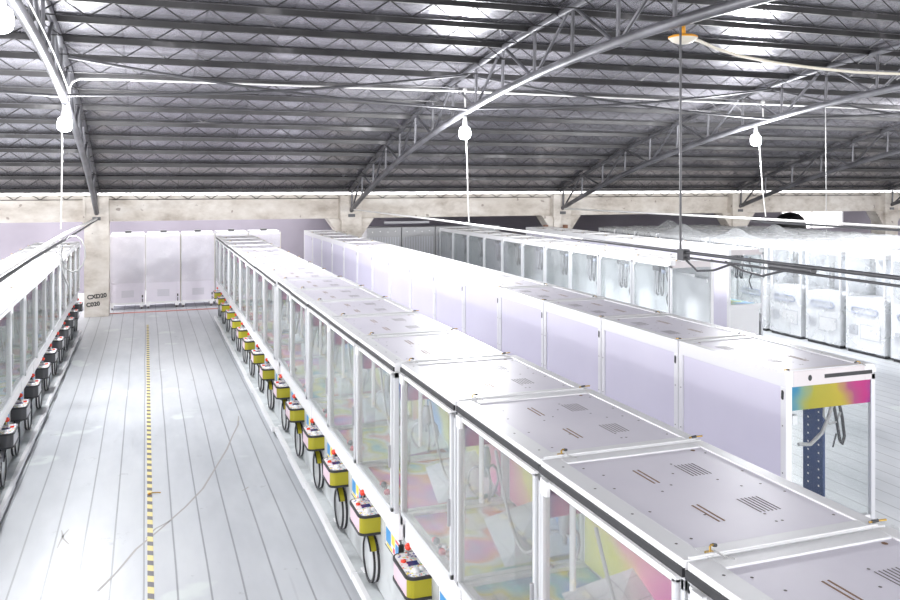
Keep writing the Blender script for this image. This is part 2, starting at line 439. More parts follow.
lamp(-1.1, 13.3, 4.02, -.02, 'glowing white bulb under the aisle truss, above the tape line end')
lamp(5.05, 13.3, 4.02, .05, 'glowing white bulb under the truss with the drop rod')
lamp(11.2, 13.5, 4.02, .16, 'glowing white bulb under the truss with the rusty bracket column')
lamp(-1.1, 7.6, 4.48, 0, 'glowing white bulb high on the aisle truss, cut by the picture corner')
def bare(X, Y, z, e):
    L = bpy.data.lights.new('added_offscreen_light', 'POINT'); L.energy = e; L.color = (.97, .98, 1); L.shadow_soft_size = .12
    o = bpy.data.objects.new('added_offscreen_light', L); COL.objects.link(o); o.location = (X, Y, z)
bare(-7.25, 13.3, 3.9, LAMP); bare(17.35, 13.3, 3.9, LAMP); bare(11.2, 3, 4.1, LAMP * .6); bare(5.05, -3, 4.2, LAMP * .7); bare(-1.1, -3, 4.2, LAMP * .7)  # added off-frame lights with no bulbs, standing in for unseen lamps
# cord along the aisle truss chord
rod('truss_cord', [(-1.03, y, TR_LOW(y) + .09) for y in (13.3, 12, 11, 10, 9, 8, 7.6)], .010, 'cord_white', 'white cord strapped along the chord of the aisle truss', 'cord', n=6)

# conduits at head height in line with each truss
c = thing('low_conduit', 'white pipe along the row of grey-boxed machines, from the stencilled column', 'conduit', (-1.1, 0, 2.42), 'low pipes under the trusses')
b = MB(); b.tube([(0, 21.6, -.10), (0, 13.3, 0), (0, 4.5, .02)], .028, 'cord_white', 8); b.build('pipe_run', c)
b = MB(); b.tube([(.01, 21.6, -.13), (.03, 17, -.09), (0, 9.5, -.05), (.02, 4.5, -.04)], .017, 'dark_plastic', 6); b.build('black_cable', c)
b = MB(); pts = [(.0, 13.2, 0)] + [(.12 + .16 * math.cos(a), 13.2, -.28 + .26 * math.sin(a)) for a in [PI * .75 - i * .5 for i in range(13)]]
b.tube(pts, .012, 'cord_grey', 6); b.tube([(-.03, 13.2, 0), (-.07, 13.15, -.25), (0, 13.1, -.55), (.06, 13.1, -.72)], .014, 'cord_grey', 6); b.build('loose_loop', c)
c = thing('low_conduit', 'pipe over the tall-backed row, white at the far half and black nearby', 'conduit', (5.05, 0, 2.46), 'low pipes under the trusses')
b = MB(); b.tube([(0, 21.6, .02), (0, 15, .02), (0, 9.2, .0)], .017, 'cord_white', 8); b.build('white_pipe', c)
b = MB(); b.tube([(0, 9.5, .0), (0, 7.2, 0), (0, 2.2, .02)], .017, 'dark_steel', 8); b.tube([(0, 7.2, -.05), (.0, 2.2, -.045)], .011, 'dark_steel', 8); b.tube([(0, 5.9, -.02), (0, 5.4, -.02)], .031, 'dark_steel', 8); b.build('black_pipe', c)
b = MB(); b.box(-.04, .04, 7.10, 7.20, -.08, .03, 'dark_steel'); b.build('junction_box', c)
b = MB(); b.tube([(0, 7.1, -.08), (.02, 6.95, -.17), (.02, 6.7, -.14), (0, 6.4, -.05)], .011, 'dark_plastic', 6); b.tube([(0, 6.5, -.04), (.02, 6.3, -.10), (0, 6.0, -.12), (0, 5.7, -.04)], .011, 'dark_plastic', 6); b.build('slack_cable', c)
c = thing('low_conduit', 'pale thin pipe above the bagged machines, from the rusty-bracket column', 'conduit', (11.2, 0, 2.44), 'low pipes under the trusses')
b = MB(); b.tube([(0, 21.6, .0), (0, 13.4, .02), (0, 4, .02)], .022, 'cord_white', 8); b.build('pipe_run', c)
b = MB(); b.tube([(0, 13.6, -.03), (0, 9, -.03), (0, 4, -.03)], .02, 'dark_steel', 8); b.build('black_cable', c)
rod('drop_rod', [(5.05, 7.2, TR_LOW(7.2)), (5.05, 7.2, 2.46)], .012, 'dark_steel', 'black rod hanging from the truss crown to the junction box', 'rod')
rod('hanging_cord', [(11.2, 11.7, TR_LOW(11.7)), (11.22, 11.7, 2.2)], .007, 'cord_grey', 'thin grey cord hanging down over the bagged machine tops', 'cord', n=5)

t = thing('orange_pendant', 'unlit shade with an orange neck hung under the truss crown', 'lamp', (5.22, 7.40, 4.64))
b = MB(); b.tube([(0, 0, .24), (0, 0, .04)], [.018, .03], 'orange_paint', 12); b.build('neck', t)
b = MB(); b.lathe([(.04, .05), (.12, .035), (.15, .02), (.15, .005)], (0, 0, 0), 'orange_paint', 24); b.lathe([(.148, .006), (.11, -.03), (.06, -.05), (.001, -.055)], (0, 0, 0), 'cream_enamel', 24); b.build('shade', t)
b = MB(); pts = [(.12, .05, .02), (.35, .2, .03), (.75, .45, .01), (1.2, .6, -.03), (1.7, .62, -.08), (2.3, .6, -.12), (2.9, .6, -.14), (3.6, .6, -.13), (4.6, .6, -.05), (6, .6, .1)]
b.tube(pts, .018, 'cream_enamel', 6); b.build('cable', t)

# ------------------------------------------------------------------ claw machines
def rrect(x0, x1, y0, y1, r, n=5):
    """outline, rounded on the x0 side only, counter-clockwise seen from above"""
    pts = [(x1, y0), (x1, y1)]
    pts += [(x0 + r - r * math.sin(a), y1 - r + r * math.cos(a)) for a in [PI / 2 * i / n for i in range(n + 1)]]
    pts += [(x0 + r - r * math.cos(a), y0 + r - r * math.sin(a)) for a in [PI / 2 * i / n for i in range(n + 1)]]
    return pts
def prism(b, pts, z0, z1, mt, top=None, sidefn=None):
    n = len(pts); vs = [(x, y, z0) for x, y in pts] + [(x, y, z1) for x, y in pts]
    for k in range(n):
        k2 = (k + 1) % n; mm = sidefn(pts[k], pts[k2]) if sidefn else mt
        b.add([vs[k], vs[k2], vs[n + k2], vs[n + k]], [(0, 1, 2, 3)], mm)
    b.add(vs[n:], [tuple(range(n))], top or mt); b.add(vs[:n], [tuple(range(n))[::-1]], mt)

def caster_mb(x, y):
    b = MB(); b.box(x - .03, x + .03, y - .03, y + .03, .052, .062, 'grey_metal')
    b.box(x - .022, x - .017, y - .012, y + .012, .02, .055, 'grey_metal'); b.box(x + .017, x + .022, y - .012, y + .012, .02, .055, 'grey_metal')
    n = 12; vs = [(x + sx, y + .028 * math.cos(2 * PI * k / n), .028 + .028 * math.sin(2 * PI * k / n)) for sx in (-.013, .013) for k in range(n)]
    b.add(vs, [(k, (k + 1) % n, n + (k + 1) % n, n + k) for k in range(n)] + [tuple(range(n)), tuple(range(n, 2 * n))], 'caster_brown', False)
    return b

def make_machine(p, label, loc, group):
    L, D, full = p['L'], p['D'], p.get('full', False)
    t = thing('claw_machine', label, 'claw machine', loc, group)
    g = .006; y0, y1 = g, L - g; H = 1.95
    # frame
    b = MB(); W = 'white_paint'; pw = .05
    zf = .95 if full else .13
    b.box(0, .035, y0, y0 + .022, zf, 1.90, 'alloy'); b.box(0, .035, y1 - .022, y1, zf, 1.90, 'alloy')
    b.box(D - pw, D, y0, y0 + pw, .06, 1.85, W); b.box(D - pw, D, y1 - pw, y1, .06, 1.85, W)
    b.box(0, .09, y0, y1, 1.89, H, W); b.box(D - .06, D, y0, y1, 1.85, H, W)
    sr = p.get('siderail', W)
    b.box(.09, D - .06, y0, y0 + .07, 1.85, H, sr); b.box(.09, D - .06, y1 - .07, y1, 1.85, H, W); b.box(0, .09, y0, y0 + .02, 1.85, 1.89, sr); b.box(0, .09, y1 - .02, y1, 1.85, 1.89, W)
    b.box(.02, D - .03, y0 + .001, y0 + .012, H, H + .007, W)
    for a in (y0, y1 - .04):
        b.box(.04, D - pw, a, a + .04, .87, .96, W); b.box(.04, D - pw, a, a + .04, .06, .13, W)
        b.box(.08, D - pw, a + .01, a + .02, .13, .87, 'white_plastic')
    b.box(D - .04, D, y0 + pw, y1 - pw, .06, .14, W)
    if not full: b.box(0, .05, y0 + .03, y1 - .03, .62, .74, W); b.box(0, .03, y0 + .03, y1 - .03, .06, .62, 'white_plastic')
    b.build('cabinet_frame', t, .004)
    # roof sheet with slots
    b = MB(); zp = 1.943; b.box(.089, D - .058, y0 + .068, y1 - .068, zp - .01, zp, p.get('topmat', 'lavender_film'))
    for ya in (.24, .645):
        s = L / 1.045
        for k in range(2): b.box(.31 + .022 * k, .317 + .022 * k, ya * s, (ya + .16) * s, zp, zp + .001, 'slot_brown')
        for k in range(6): b.box(.51 + .0175 * k, .514 + .0175 * k, ya * s + .02, (ya + .155) * s, zp, zp + .001, 'slot_dark')
    rnd = random.Random(3)
    for k in range(12):
        b.disc((rnd.uniform(.16, D - .12), rnd.uniform(.12, L - .12), zp + .0012), .006, 'slot_dark', 6)
    for k in range(4):
        b.disc((.13, .15 + k * (L - .3) / 3, zp + .0012), .006, 'slot_dark', 6); b.disc((D - .09, .15 + k * (L - .3) / 3, zp + .0012), .006, 'slot_dark', 6)
        b.disc((.05, .12 + k * (L - .24) / 3, H + .0006), .006, 'slot_dark', 6)
    b.disc((D - .12, L - .1, zp + .0013), .011, 'slot_brown', 8)
    b.build('roof_sheet', t)
    # back
    b = MB(); b.box(D - .022, D - .012, y0 + pw, y1 - pw, .14, 1.851, p.get('backpanel', 'back_film'))
    for yy in (y0 + .03, y1 - .03):
        for z in (1.6, 1.3, 1.0): b.box(D, D + .001, yy - .004, yy + .004, z, z + .008, 'slot_dark')
    b.build('back_panel', t)
    if p.get('backhole'):
        b = MB(); n = 10
        for sgn in (1,):
            pts = [(D + .001, y0 + .03 + .013 * math.cos(a), 1.80 + (.018 if math.sin(a) > 0 else -.018) + .013 * math.sin(a)) for a in [2 * PI * k / n for k in range(n)]]
            b.add(pts, [tuple(range(n))], 'black_rubber')
        b.build('oval_hole', t)
        b = MB(); b.box(.03, D * .58, y0 - .0015, y0 + .001, 1.89, 1.915, 'black_rubber'); b.build('rail_slot', t)
        b = MB(); pts = [(D * .74 + .016 * math.cos(a), y0 - .001, 1.90 + .02 * math.sin(a)) for a in [2 * PI * k / n for k in range(n)]]
        b.add(pts, [tuple(range(n))], 'black_rubber'); b.build('round_hole', t)
    # sides
    bm_ = 'banner_print_reversed' if MIRROR[0] else 'banner_print'
    if p.get('banner', True):
        for a in (y0 + .004, y1 - .012):
            b = MB(); b.box(.042, D - pw - .002, a, a + .008, 1.70, 1.85, bm_); b.build('side_banner', t)
    for a in (y0 + .016, y1 - .02):
        b = MB(); b.box(.04, D - pw, a, a + .004, .96, 1.85, 'side_glass'); b.build('side_glass', t)
    # front trim strip and door
    b = MB(); b.box(-.008, .004, y0, y1, 1.897, 1.926, 'black_rubber' if p.get('trim', True) else 'white_paint'); b.build('front_strip', t)
    b = MB(); d = .022; zb = .955 if full else .74
    for ya in (y0 + .028, y1 - .028 - d): b.box(-.014, .012, ya, ya + d, zb, 1.88, 'alloy')
    b.box(-.014, .012, y0 + .028, y1 - .028, 1.866, 1.890, 'white_paint'); b.box(-.014, .012, y0 + .028, y1 - .028, zb, zb + .03, 'alloy')
    dr = b.build('door', t, .003)
    b = MB(); b.box(-.006, -.002, y0 + .05, y1 - .05, 1.860, 1.866, 'dark_plastic'); b.box(-.006, -.002, y0 + .05, y0 + .0525, zb + .03, 1.86, 'dark_plastic'); b.build('gasket', dr)
    b = MB(); b.box(-.004, .001, y0 + .045, y1 - .045, zb + .02, 1.87, p.get('pane', 'glass')); b.build('glass_pane', dr)
    b = MB(); b.box(-.03, -.010, y1 - .115, y1 - .055, 1.83, 1.895, 'white_paint'); b.build('hinge_block', dr, .004)
    if full:
        b = MB(); b.box(-.03, -.012, y0 + .032, y0 + .046, 1.25, 1.40, 'grey_metal'); b.build('door_handle', dr, .004)
    # inside
    if p.get('inside', True):
        b = MB(); b.box(.042, D - .05, y0 + .03, y1 - .03, .925, .94, p.get('playmat', 'iridescent_tiles')); b.build('play_deck', t)
        b = MB(); b.box(D - .06, D - .045, y0 + .03, y1 - .03, .96, 1.84, p.get('backmat', 'backdrop_print')); b.build('backdrop', t)
        b = MB(); b.box(.42, .46, y0 + .03, y1 - .03, 1.70, 1.745, W); b.box(D - .12, D - .08, y0 + .03, y1 - .03, 1.60, 1.66, W); b.build('gantry_rail', t)
    if full:
        b = MB(); b.box(.06, .32, L - .36, L - .355, .94, 1.22, 'side_glass'); b.box(.32, .325, L - .36, L - .05, .94, 1.22, 'side_glass'); b.build('chute_guard', t)
        b = MB()
        vs = [(.30, .05, .941), (D - .06, .05, .941), (D - .06, .62, 1.16), (.30, .40, 1.0)]
        b.add([(.34, .10, .945), (D - .06, .06, .99), (D - .06, .50, 1.15), (.42, .62, 1.02)], [(0, 1, 2, 3)], 'pale_tiles'); b.build('slope_board', t)
        b = MB(); cx, cy = .40, L * .52
        b.tube([(cx, cy, 1.50), (cx, cy, 1.44), (cx, cy, 1.36)], [.022, .035, .03], 'claw_silver', 12); b.tube([(cx, cy, 1.36), (cx, cy, 1.31)], .012, 'claw_silver', 8)
        b.box(cx - .05, cx + .05, cy - .05, cy + .05, 1.66, 1.74, 'white_plastic')
        cl = b.build('claw', t)
        b = MB(); b.tube([(cx, cy, 1.66), (cx, cy, 1.50)], .005, 'white_plastic', 6); b.build('cord', cl)
        for k in range(3):
            a = 2 * PI * k / 3 + .4; b = MB(); prof = [(.015, 1.37), (.07, 1.37), (.105, 1.33), (.115, 1.27), (.09, 1.21), (.06, 1.18)]
            b.tube([(cx + r * math.cos(a), cy + r * math.sin(a), z) for r, z in prof], .009, 'claw_silver', 6); b.build('prong', cl)
        b = MB(); pts = [(.10, .12 + .62 * q, 1.80 - .42 * math.sin(PI * (q * .85 + .12))) for q in [k / 14 for k in range(15)]]
        b.tube(pts, .009, 'cord_grey', 6); b.build('hose', t)
        b = MB(); b.tube([(.10, L - .11, 1.80), (.10, L - .11, 1.42)], .014, 'white_plastic', 8); b.build('tube_light', t)
        b = MB(); rnd = random.Random(5)
        for k in range(9):
            b.ball((.05 + rnd.random() * .04, .30 + k * .032, .955 + rnd.random() * .025), .016 + .008 * rnd.random(), ('rust', 'dark_plastic', 'sticker_red', 'white_plastic', 'dark_plastic')[k % 5], 8)
        b.build('cable_bundle', t)
        # front below the glass
        b = MB(); b.box(.025, .065, y0, y1, .77, .955, W); b.build('front_ledge', t, .006)
        b = MB(); b.box(.08, .086, y0 + .02, y1 - .02, .13, .77, 'milky_acrylic'); b.build('lower_panel', t)
        b = MB(); b.box(-.045, -.005, y0, y1, .06, .125, W)
        for a in (y0, L / 2, y1 - .03): b.box(-.01, D - .04, a, a + .03, .07, .12, W)
        b.box(-.02, .085, y0, y1, .118, .124, 'milky_acrylic'); b.build('base_rail', t, .004)
        b = MB(); ya, yb = .10, .50; x = .079
        b.box(x - .006, x, ya, yb, .545, .72, 'black_rubber'); b.box(x - .0075, x - .004, ya + .012, yb - .012, .557, .708, 'white_plastic')
        for c0, c1, z0, z1, mm in ((.34, .46, .59, .69, 'sticker_blue'), (.24, .32, .62, .69, 'sticker_yellow'), (.30, .44, .565, .585, 'sticker_yellow'), (.15, .22, .58, .66, 'sticker_blue'), (.24, .28, .575, .61, 'sticker_red'), (.12, .22, .672, .69, 'sticker_red')):
            b.box(x - .009, x - .006, c0, c1, z0, z1, mm)
        b.build('notice_sticker', t)
        b = MB(); b.box(.045, .08, .045, .062, .54, .72, 'black_rubber'); b.build('coin_slot', t, .003)
        # control box
        ya, yb = .615 * L, .965 * L; xa, xb = -.075, .085; bz0, bz1 = .565, .70
        pts = rrect(xa, xb, ya, yb, .055); big = rrect(xa - .006, xb, ya - .006, yb + .006, .06)
        band, side = p['band'], p['side']
        fn = lambda q, w: side if abs(w[0] - q[0]) < .4 * abs(w[1] - q[1]) else band
        b = MB(); prism(b, pts, bz0, bz1, band, None, fn); prism(b, big, bz0 - .006, bz0 + .012, 'black_rubber'); prism(b, big, bz1 - .012, bz1 + .006, 'black_rubber')
        inn = rrect(xa + .008, xb - .006, ya + .008, yb - .008, .048); prism(b, inn, bz1 + .006, bz1 + .008, 'button_print')
        cb = b.build('control_box', t)
        b = MB(); cy = yb - .06; b.tube([(.02, cy, bz1 + .008), (.02, cy, bz1 + .05)], .007, 'claw_silver', 8); b.ball((.02, cy, bz1 + .068), .024, 'red_ball'); b.build('joystick', cb)
        b = MB(); b.box(-.02, .05, ya + .16, ya + .22, bz1 + .008, bz1 + .011, 'screen_blue'); b.build('screen', cb)
        for k, (bx, by, mm) in enumerate(((.0, ya + .08, 'white_plastic'), (-.035, ya + .23, 'red_ball'), (.045, ya + .09, 'white_plastic'))):
            b = MB(); b.lathe([(.026 - .008 * (k > 0), 0), (.026 - .008 * (k > 0), .012), (.001, .016)], (bx, by, bz1 + .008), mm, 14); b.build('button', cb)
        # prize hatch
        b = MB(); cy, cz, R = .79 * L, .315, .172; n = 28
        def ring(x, r): return [(x, cy + r * math.cos(2 * PI * k / n), cz + r * 1.0 * math.sin(2 * PI * k / n)) for k in range(n)]
        def band_(xA, xB, r, mm, r2=None):
            A, B = ring(xA, r), ring(xB, r2 or r); b.add(A + B, [(k, n + k, n + (k + 1) % n, (k + 1) % n) for k in range(n)], mm, True)
        hm = 'white_plastic'
        band_(.085, .06, R + .004, 'black_rubber'); band_(.06, .045, R, hm); band_(.045, .03, R + .004, 'black_rubber'); band_(.03, .03, R + .004, 'black_rubber', R - .014); band_(.03, .06, R - .014, 'black_rubber')
        hood = 'yellow_band' if band == 'yellow_band' else 'grey_side'
        arc = [PI * (.34 + .46 * k / 10) for k in range(11)]
        for xA, xB, rr, mm in ((.005, .015, R + .030, 'black_rubber'), (.015, .055, R + .026, hood), (.055, .07, R + .030, 'black_rubber')):
            A = [(xA, cy + rr * math.cos(a), cz + rr * math.sin(a)) for a in arc]; B = [(xB, y, z) for _, y, z in A]
            A2 = [(xA, cy + (rr - .012) * math.cos(a), cz + (rr - .012) * math.sin(a)) for a in arc]; B2 = [(xB, y, z) for _, y, z in A2]
            m_ = len(arc); fs = []
            for k in range(m_ - 1): fs += [(k, k + 1, m_ + k + 1, m_ + k), (2 * m_ + k, 3 * m_ + k, 3 * m_ + k + 1, 2 * m_ + k + 1), (k, 2 * m_ + k, 2 * m_ + k + 1, k + 1), (m_ + k, m_ + k + 1, 3 * m_ + k + 1, 3 * m_ + k)]
            fs += [(0, m_, 3 * m_, 2 * m_), (m_ - 1, 3 * m_ - 1, 4 * m_ - 1, 2 * m_ - 1)]
            b.add(A + B + A2 + B2, fs, mm)
        ph = b.build('prize_hatch', t)
        b = MB(); b.add(ring(.04, R - .012), [tuple(range(n))], 'milky_acrylic'); b.build('hatch_flap', ph)
    if p.get('cables'):
        b = MB(); rnd = random.Random(11)
        b.box(.10, .20, .42 * L, .60 * L, 1.76, 1.83, 'dark_plastic')
        for k in range(4):
            ya = L * (.36 + .06 * k); yb = ya + .07 + .05 * rnd.random(); dp = .30 + .22 * rnd.random()
            b.tube([(.14, ya + (yb - ya) * q, 1.80 - dp * (1 - (2 * q - 1) ** 4)) for q in [i / 10 for i in range(11)]], .011, ('dark_plastic', 'grey_metal')[k % 2], 6)
        b.build('cable_loops', t)
        b = MB(); yq = L * .20
        b.tube([(.10, yq + .045 * math.sin(k * 1.3), 1.80 - .075 * k) for k in range(9)], .012, 'dark_plastic', 6); b.lathe([(.001, 0), (.035, 0), (.035, .05), (.001, .05)], (.10, yq + .12, 1.74), 'slot_blue', 12)
        b.build('claw_lead', t)
    for x in (.03, D - .06):
        for y in (.07, L - .07): caster_mb(x, y).build('caster', t)
    # brass clip with wire on the roof corners
    b = MB(); s = p.get('clipx', .12)
    b.tube([(s - .01, .02, H + .004), (s - .006, .028, H + .018), (s + .004, .036, H + .020), (s + .022, .038, H + .016)], .0038, 'brass', 6); b.box(s - .026, s + .002, .015, .03, H, H + .007, 'brass'); b.tube([(s + .012, .037, H + .018), (s + .026, .038, H + .015)], .006, 'dark_plastic', 6); b.tube([(s, .015, H + .01), (s + .008, -.03, H + .009), (s + .025, -.055, H + .009)], .003, 'cord_grey', 5)
    b.build('earth_clip', t)
    b = MB(); b.tube([(D - .05, .03, H + .006), (D - .02, .02, H + .012), (D + .01, .012, H + .014)], .004, 'brass', 6); b.tube([(D - .04, .026, H + .009), (D - .018, .02, H + .013)], .006, 'dark_plastic', 6); b.build('corner_clip', t)
    if p.get('post'):
        pass
    return t

# centre row beside the aisle
P1 = dict(L=1.045, D=.83, full=True, band='yellow_band', side='pink_band')
r1 = None
def X1(k): return 1.60 + (-.055 if k >= 3 else 0) + (-.03 if k >= 8 else 0) + [0, .004, -.006, .003][k % 4]
for i in range(18):
    k = i - 1; loc = (X1(k), 2.256 + 1.045 * k, 0)
    lab = f'claw machine with yellow control box in the centre aisle row, {ORD[i]} from its near end'
    if r1 is None: r1 = make_machine(P1, lab, loc, 'claw machines of the centre aisle row')
    else: dup(r1, loc, lab)
# row on the other side of the aisle, facing it
MIRROR[0] = True
P0 = dict(L=1.045, D=.83, full=True, band='charcoal_band', side='grey_side', topmat='white_paint', trim=False)
r0 = None
for i in range(11):
    loc = (-1.30 + [0, .006, -.004][i % 3], 10.65 + 1.045 * (i - 3), 0)
    lab = f'claw machine with charcoal control box across the aisle, {ORD[10 - i]} from the stencilled column end'
    if r0 is None: r0 = make_machine(P0, lab, loc, 'claw machines with charcoal control boxes')
    else: dup(r0, loc, lab)
# tall-backed row
P2 = dict(L=1.156, D=.735, banner=True, backhole=True, inside=True, playmat='inner_white', backmat='inner_white', siderail='end_rail', trim=False)
r2 = None
for i in range(15):
    loc = (4.54, 4.3 + 1.156 * i, 0)
    lab = f'machine showing its lavender back beside the centre row, {ORD[i]} from the rainbow-banner end'
    if r2 is None: r2 = make_machine(P2, lab, loc, 'lavender-backed machines of the second row')
    else: dup(r2, loc, lab)
# blue perforated post seen inside the first machine's end
b = MB(); b.box(.045, .065, .40, .59, .94, 1.84, 'blue_steel')
for k in range(14):
    for yy in (.44, .54): b.box(.0645, .0662, yy - .006, yy + .006, 1.0 + .058 * k, 1.012 + .058 * k, 'white_plastic')
b.build('perforated_post', r2)
b = MB()
for k, (pts, r) in enumerate((([(.46, .2, 1.41), (.36, .2, 1.40), (.26, .2, 1.47), (.20, .2, 1.58), (.17, .2, 1.67)], .013), ([(.17, .2, 1.68), (.14, .2, 1.55), (.10, .21, 1.40), (.08, .21, 1.37), (.06, .21, 1.42), (.09, .2, 1.56), (.12, .2, 1.67)], .011),
        ([(.24, .2, 1.67), (.25, .2, 1.58), (.20, .2, 1.52), (.14, .2, 1.53), (.10, .2, 1.60)], .008), ([(.14, .2, 1.45), (.17, .2, 1.36)], .006))):
    q = []
    for a, c in zip(pts, pts[1:]): q += [Vector(a).lerp(Vector(c), j / 3) for j in range(3)]
    b.tube(q + [pts[-1]], r, ('cord_grey', 'dark_plastic')[k % 2], 6)
b.box(.08, .22, .17, .24, 1.66, 1.70, 'grey_metal')
b.build('hanging_leads', r2)
MIRROR[0] = False
# glass-fronted row further over
P3 = dict(L=1.08, D=.79, pane='hazy_glass', cables=True, playmat='inner_white', backmat='white_paint', backpanel='white_paint', banner=False, siderail='end_rail', topmat='white_paint', trim=False)
r3 = None
for i in range(10):
    loc = (7.54, 11.0 + 1.08 * i, 0)
    lab = f'white glass-fronted machine with hanging leads in the third row, {ORD[i]} from its near end'
    if r3 is None: r3 = make_machine(P3, lab, loc, 'glass-fronted machines of the third row')
    else: dup(r3, loc, lab)
# row behind it, backs this way
MIRROR[0] = True
P4 = dict(L=1.08, D=.76, cables=True, playmat='iridescent_tiles', backmat='inner_white', banner=False, siderail='end_rail', topmat='white_paint', trim=False)
r4 = None
for i in range(8):
    loc = (10.62, 12.6 + 1.08 * i, 0)
    lab = f'white machine with lavender back behind the glass-fronted row, {ORD[i]} from its near end'
    if r4 is None: r4 = make_machine(P4, lab, loc, 'lavender-backed machines behind the glass-fronted row')
    else: dup(r4, loc, lab)
MIRROR[0] = False

# ------------------------------------------------------------------ bagged machines
def bag_mesh(seed, peak):
    rnd = random.Random(seed); b = MB(); nu, nz = 72, 14
    w, d, h = .485, .465, 1.88
    vs = []; fs = []
    def foot(a):
        # squircle outline
        ca, sa = math.cos(a), math.sin(a); k = (abs(ca) ** 8 + abs(sa) ** 8) ** (-1 / 8)
        return ca * k, sa * k
    for j in range(nz + 1):
        z = .06 + (h - .06) * j / nz
        for i in range(nu):
            fx, fy = foot(2 * PI * i / nu)
            q = noise.noise(Vector((fx * 4.5 + seed * 3, fy * 4.5, z * .4))) * .035 + noise.noise(Vector((fx * 12 + seed, fy * 12, z * .8))) * .022
            flare = 1 + q + .03 * (1 - j / nz) * (noise.noise(Vector((fx * 4, fy * 4, seed))) + .4)
            vs.append((fx * d * flare, fy * w * flare, z + (.03 * noise.noise(Vector((fx * 3, fy * 3, seed * 2))) if j == 0 else 0)))
    for s_ in (.8, .45, .12):
        for i in range(nu):
            fx, fy = foot(2 * PI * i / nu); zz = h + .015 + .03 * noise.noise(Vector((fx * s_ * 3, fy * s_ * 3, seed)))
            if peak: zz += .30 * (1 - s_) ** 2.2
            vs.append((fx * d * s_, fy * w * s_, zz))
    R = nz + 4
    for j in range(R - 1):
        for i in range(nu):
            i2 = (i + 1) % nu; fs.append((j * nu + i, j * nu + i2, (j + 1) * nu + i2, (j + 1) * nu + i))
    fs.append(tuple((R - 1) * nu + i for i in range(nu)))
    b.add(vs, fs, 'plastic_bag', True)
    return b
def make_bagged(seed, peak):
    t = thing('bagged_machine', '', 'wrapped machine', (0, 0, 0), 'machines wrapped in clear plastic bags')
    b = MB(); b.box(-.42, .42, -.45, .45, .06, 1.02, 'bag_lining'); b.box(-.42, .42, -.45, .45, 1.78, 1.86, 'white_paint')
    for x in (-.42, .38):
        for y in (-.45, .41): b.box(x, x + .04, y, y + .04, 1.02, 1.78, 'white_paint')
    b.box(.30, .32, -.44, .44, 1.02, 1.78, 'inner_white')
    b.box(-.4, .4, -.42, .42, 0, .06, 'dark_plastic')  # dark slab stands in for the black shade beneath the cabinet
    b.build('cabinet', t, .006)
    b = MB(); n = 12
    out = []
    for s_, r in ((1, .055), (-1, .055)): out += [(s_ * (.24) + r * math.cos(a) * 1, r * math.sin(a)) for a in [(-PI / 2 if s_ > 0 else PI / 2) + PI * k / 8 for k in range(9)]]
    b.tube([(-.435, y, .80 + z) for y, z in out + [out[0]]], .014, 'slot_blue', 6); b.build('tray_slot', t)
    b = MB(); b.box(-.427, -.42, -.36, .10, .28, .56, 'grey_line'); b.box(-.43, -.427, -.345, .085, .295, .545, 'white_plastic'); b.box(-.43, -.42, .16, .36, .34, .52, 'grey_line'); b.build('service_panel', t)
    bag_mesh(seed, peak).build('plastic_bag', t)
    return t
protos = [make_bagged(s, pk) for s, pk in ((1, False), (2, False), (3, False), (4, True))]
used = set(); cnt = 0
for r in range(5):
    for i in range(11 if r < 4 else 10):
        q = 3 if (r, i) in ((0, 5), (0, 7), (1, 9), (2, 6)) else (i * 2 + r + i // 3) % 3
        X = 12.85 + 1.0 * r; Y = 11.0 + 1.03 * i
        side = f'{ORD[r]} file from the aisle-side' if r else 'front file'
        lab = f'machine in a clear plastic bag, bagged file {["nearest the lavender backs", "second from the lavender backs", "third from the lavender backs", "fourth from the lavender backs", "furthest from the lavender backs"][r]}, {ORD[i]} in'
        if q not in used: used.add(q); o = protos[q]; o.location = (X, Y, 0); o['label'] = lab
        else: dup(protos[q], (X, Y, 0), lab)
for q, o in enumerate(protos):
    if q not in used:
        for c in list(o.children): bpy.data.objects.remove(c)
        bpy.data.objects.remove(o)

